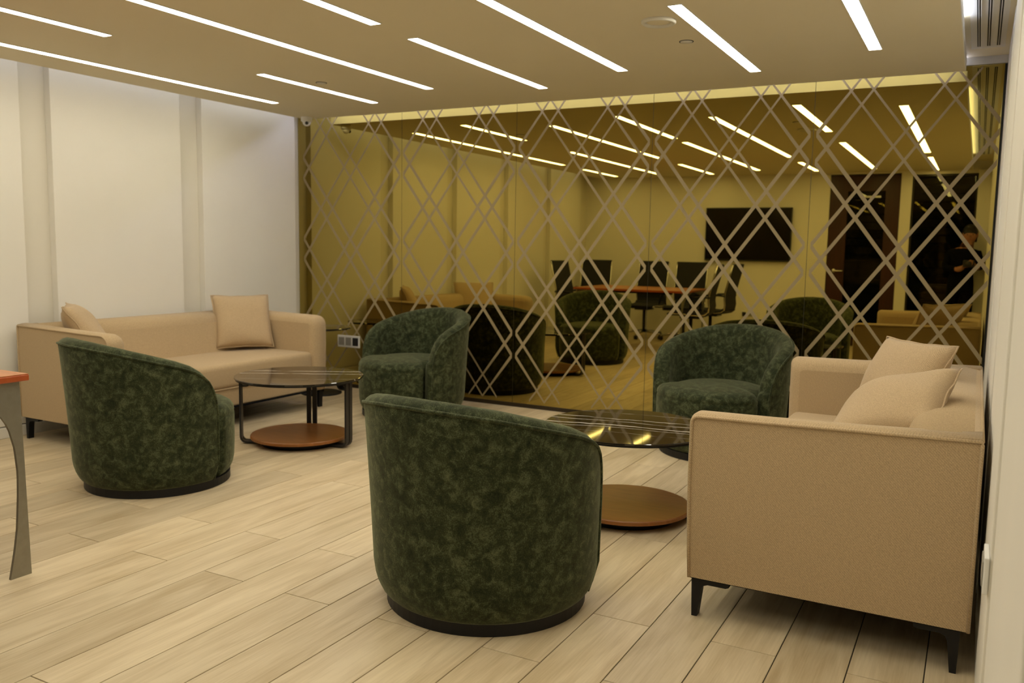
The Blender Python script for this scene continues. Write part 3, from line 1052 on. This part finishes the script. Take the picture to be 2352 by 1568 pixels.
# ------------------------------------------------------------------ mesh conference chairs (seen in the mirror)
def mesh_chair(label):
    t = thing('mesh_chair', label, 'office chair', group='black mesh chairs around the conference table')
    # sling profile (y forward +, z): back top -> lumbar -> seat front
    prof = [(-.33, 1.05), (-.30, .92), (-.27, .80), (-.245, .70), (-.24, .62), (-.25, .55), (-.24, .49), (-.20, .455), (-.12, .445), (0, .45), (.12, .46), (.20, .46), (.245, .44)]
    bm = bmesh.new()
    ribbon(bm, [(0, y, z) for y, z in prof[:7]], (1, 0, 0), .41, .03); obj('backrest', bm, M_MESH, t)
    bm = bmesh.new()
    ribbon(bm, [(0, y, z) for y, z in prof[6:]], (1, 0, 0), .44, .045); obj('seat', bm, M_MESH, t)
    for s in (-1, 1):
        bm = bmesh.new(); tube(bm, [(s * .215, y, z) for y, z in prof], .011, 7); obj('side_rail', bm, M_CHROME, t)
        bm = bmesh.new(); tube(bm, [(s * .225, -.25, .66), (s * .26, -.18, .67), (s * .27, 0, .66), (s * .26, .06, .62), (s * .235, .06, .48)], .012, 7); obj('armrest', bm, M_BLKMET, t)
    bm = bmesh.new(); tube(bm, [(-.215, -.33, 1.05), (.215, -.33, 1.05)], .012, 7); obj('top_rail', bm, M_BLACK, t)
    bm = bmesh.new(); tube(bm, [(-.215, -.268, .79), (.215, -.268, .79)], .010, 7); obj('lumbar_bar', bm, M_BLACK, t)
    bm = bmesh.new(); box(bm, -.10, .10, -.12, .12, .395, .43, .008); obj('mechanism', bm, M_BLACK, t)
    bm = bmesh.new(); tube(bm, [(0, 0, .09), (0, 0, .40)], .022, 10); obj('gas_column', bm, M_BLACK, t)
    for q in range(5):
        a = q * 2 * PI / 5 + .3
        bm = bmesh.new(); tube(bm, [(0, 0, .10), (.15 * math.cos(a), .15 * math.sin(a), .095), (.29 * math.cos(a), .29 * math.sin(a), .068)], [.022, .018, .013], 7)
        lg = obj('base_leg', bm, M_CHROME, t)
        bm = bmesh.new(); tg = Vector((-math.sin(a), math.cos(a), 0)); cc = Vector((.29 * math.cos(a), .29 * math.sin(a), .029))
        tube(bm, [cc - tg * .02, cc + tg * .02], .028, 12); obj('caster', bm, M_BLACK, lg)
    return t
mc = mesh_chair('black mesh conference chair behind the table, nearest the television')
def pm(o, x, y, face):
    o.location = (x, y, 0); o.rotation_euler = (0, 0, rad(face - 90))
pm(mc, -3.45, .28, 90)
pm(dup(mc, (0, 0, 0), 0, 'black mesh conference chair behind the middle of the cherry table'), -4.03, .22, 92)
pm(dup(mc, (0, 0, 0), 0, 'black mesh conference chair behind the table beside the cream panelled wall'), -4.80, .30, 80)
pm(dup(mc, (0, 0, 0), 0, 'black mesh conference chair at the table end beside the cream panelled wall'), -4.52, 1.30, 5)
pm(dup(mc, (0, 0, 0), 0, 'black mesh conference chair at the table end facing the cream wall, nearer the sofas'), -3.05, 1.28, 174)
pm(dup(mc, (0, 0, 0), 0, 'black mesh conference chair at the table end facing the cream wall, nearer the television'), -2.97, .70, 183)

# ------------------------------------------------------------------ person with camera (seen in the mirror)
def skin_mesh(verts, edges, radii, sub=2):
    me = bpy.data.meshes.new('tmp'); me.from_pydata(verts, edges, [])
    o = bpy.data.objects.new('tmp', me); COL.objects.link(o)
    md = o.modifiers.new('s', 'SKIN'); md.use_smooth_shade = True
    for v, r in zip(me.skin_vertices[0].data, radii):
        v.radius = r if isinstance(r, tuple) else (r, r)
    me.skin_vertices[0].data[0].use_root = True
    ms = o.modifiers.new('u', 'SUBSURF'); ms.levels = sub; ms.render_levels = sub
    dg = bpy.context.evaluated_depsgraph_get()
    out = bpy.data.meshes.new_from_object(o.evaluated_get(dg))
    bpy.data.objects.remove(o); bpy.data.meshes.remove(me)
    return out
PX, PY = -.18, -.33
pt = thing('person', 'standing person in black clothes holding a camera at chest height', 'person', (PX, PY, 0))
V = [(0, 0, .84), (0, 0, .98), (0, .0, 1.12), (0, -.01, 1.24), (.03, .0, 1.30), (.05, .025, 1.37), (.065, .04, 1.44), (.07, .045, 1.50),   # 0-7 pelvis..head
     (.16, -.01, 1.235), (.205, .02, 1.07), (.16, .17, 1.075), (.135, .215, 1.10),           # 8-11 right arm
     (-.13, -.01, 1.235), (-.19, .03, 1.06), (-.03, .16, 1.045), (.02, .20, 1.075),       # 12-15 left arm
     (.075, 0, .78), (.085, .015, .45), (.085, -.01, .09), (.09, .10, .035),                # 16-19
     (-.085, 0, .78), (-.095, .015, .45), (-.10, -.01, .09), (-.11, .10, .035)]             # 20-23
E_ = [(0, 1), (1, 2), (2, 3), (3, 4), (4, 5), (5, 6), (6, 7), (3, 8), (8, 9), (9, 10), (10, 11), (3, 12), (12, 13), (13, 14), (14, 15), (0, 16), (16, 17), (17, 18), (18, 19), (0, 20), (20, 21), (21, 22), (22, 23)]
Rr = [(.15, .11), (.14, .10), (.15, .105), (.13, .085), .052, (.050, .060), (.070, .086), (.066, .080), .062, .048, .036, .028, .062, .048, .036, .028,
      .085, .060, .045, .036, .085, .060, .045, .036]
me = skin_mesh(V, E_, Rr)
bm = bmesh.new(); bm.from_mesh(me); bpy.data.meshes.remove(me)
def finger(pts, r):
    m_ = skin_mesh(pts, [(i, i + 1) for i in range(len(pts) - 1)], r, 1)
    b2 = bmesh.new(); b2.from_mesh(m_); bpy.data.meshes.remove(m_)
    merge(bm, b2)
for sgn, hp in ((1, Vector((.135, .215, 1.10))), (-1, Vector((.02, .20, 1.075)))):
    finger([tuple(hp + Vector((0, -.01, 0))), tuple(hp + Vector((-sgn * .012, .03, .012))), tuple(hp + Vector((-sgn * .016, .06, .025)))], [(.026, .02), (.034, .018), (.032, .016)])
    for q in range(4):
        b0 = hp + Vector((-sgn * .016, .06, .025)) + Vector((0, -.004 * q, .022 - .015 * q))
        L = (.9, 1.0, .95, .75)[q]
        finger([tuple(b0), tuple(b0 + Vector((-sgn * .012, .026 * L, .004))), tuple(b0 + Vector((-sgn * .034 * L, .036 * L, .004))), tuple(b0 + Vector((-sgn * .05 * L, .028 * L, .002)))], [.0095, .009, .0085, .0075])
    b0 = hp + Vector((-sgn * .012, .018, .03))
    finger([tuple(b0), tuple(b0 + Vector((-sgn * .022, .008, .022))), tuple(b0 + Vector((-sgn * .042, .018, .03)))], [.011, .010, .0085])
me = bpy.data.meshes.new('body')
for f in bm.faces:
    c = f.calc_center_median()
    skinf = (c.z > 1.30) or (c.y > .165 and .98 < c.z < 1.22 and c.z > .9)
    f.material_index = 0 if skinf else 1
    f.smooth = True
# shape the face a little
for v in bm.verts:
    if v.co.z > 1.36:
        d_ = v.co - Vector((.067, .045, 1.455))
        if d_.y > .04 and abs(d_.x) < .045 and abs(d_.z + .005) < .012:
            v.co.y -= .006
bm.to_mesh(me); bm.free()
me.materials.append(M_SKIN); me.materials.append(M_CLOTH)
body = link(bpy.data.objects.new('body', me), pt)
hc = Vector((.067, .045, 1.462))
bm = bmesh.new(); bmesh.ops.create_uvsphere(bm, u_segments=20, v_segments=14, radius=1)
for v in bm.verts:
    c = v.co.copy()
    front = max(0, c.y)
    v.co = hc + Vector((c.x * .086, c.y * .102 - .018, c.z * .108 + .022))
    if c.y > .25 and c.z < .55:
        v.co.y = hc.y + .01 + c.y * .03; v.co.x = hc.x + c.x * .07
    if c.z < -.35 and c.y <= .25:
        v.co.z = hc.z - (.085 if c.y < -.25 else .035)
obj('hair', bm, M_HAIR, pt, True)
bm = bmesh.new()
lathe(bm, [(0, .025), (.006, .01), (.012, -.008), (.010, -.014), (0, -.014)], 8)
for v in bm.verts: v.co = hc + Vector((v.co.x, .086 + abs(v.co.y) * .8, v.co.z - .012))
obj('nose', bm, M_SKIN, pt, True)
for s in (-1, 1):
    bm = bmesh.new(); bmesh.ops.create_uvsphere(bm, u_segments=10, v_segments=8, radius=.009)
    for v in bm.verts: v.co = hc + Vector((v.co.x + s * .030, v.co.y + .074, v.co.z * .6 + .004))
    obj('eye', bm, M_BLACK, pt, True)
    bm = bmesh.new(); bmesh.ops.create_uvsphere(bm, u_segments=10, v_segments=8, radius=1)
    for v in bm.verts: v.co = hc + Vector((v.co.x * .010 + s * .078, v.co.y * .018 - .002, v.co.z * .030 - .004))
    obj('ear', bm, M_SKIN, pt, True)
bm = bmesh.new(); box(bm, -.022, .022, 0, .006, -.004, .004, .002)
for v in bm.verts: v.co += hc + Vector((0, .077, -.052))
obj('mouth', bm, simple('lips', (.30, .10, .08), .5), pt)
cm = thing('photo_camera', 'black handheld camera in the hands of the person in black', 'camera', (PX + .075, PY + .265, 1.115))
bxo('body', -.062, .062, -.025, .02, -.04, .045, M_BLACK, cm, .008)
bm = bmesh.new(); lathe(bm, [(0, 0), (.034, 0), (.034, .045), (.030, .05), (0, .044)], 24)
for v in bm.verts: v.co = Vector((v.co.x, v.co.z + .02, v.co.y))
bmesh.ops.recalc_face_normals(bm, faces=bm.faces[:])
obj('lens', bm, M_BLACK, cm, True)
bpy.context.view_layer.update()
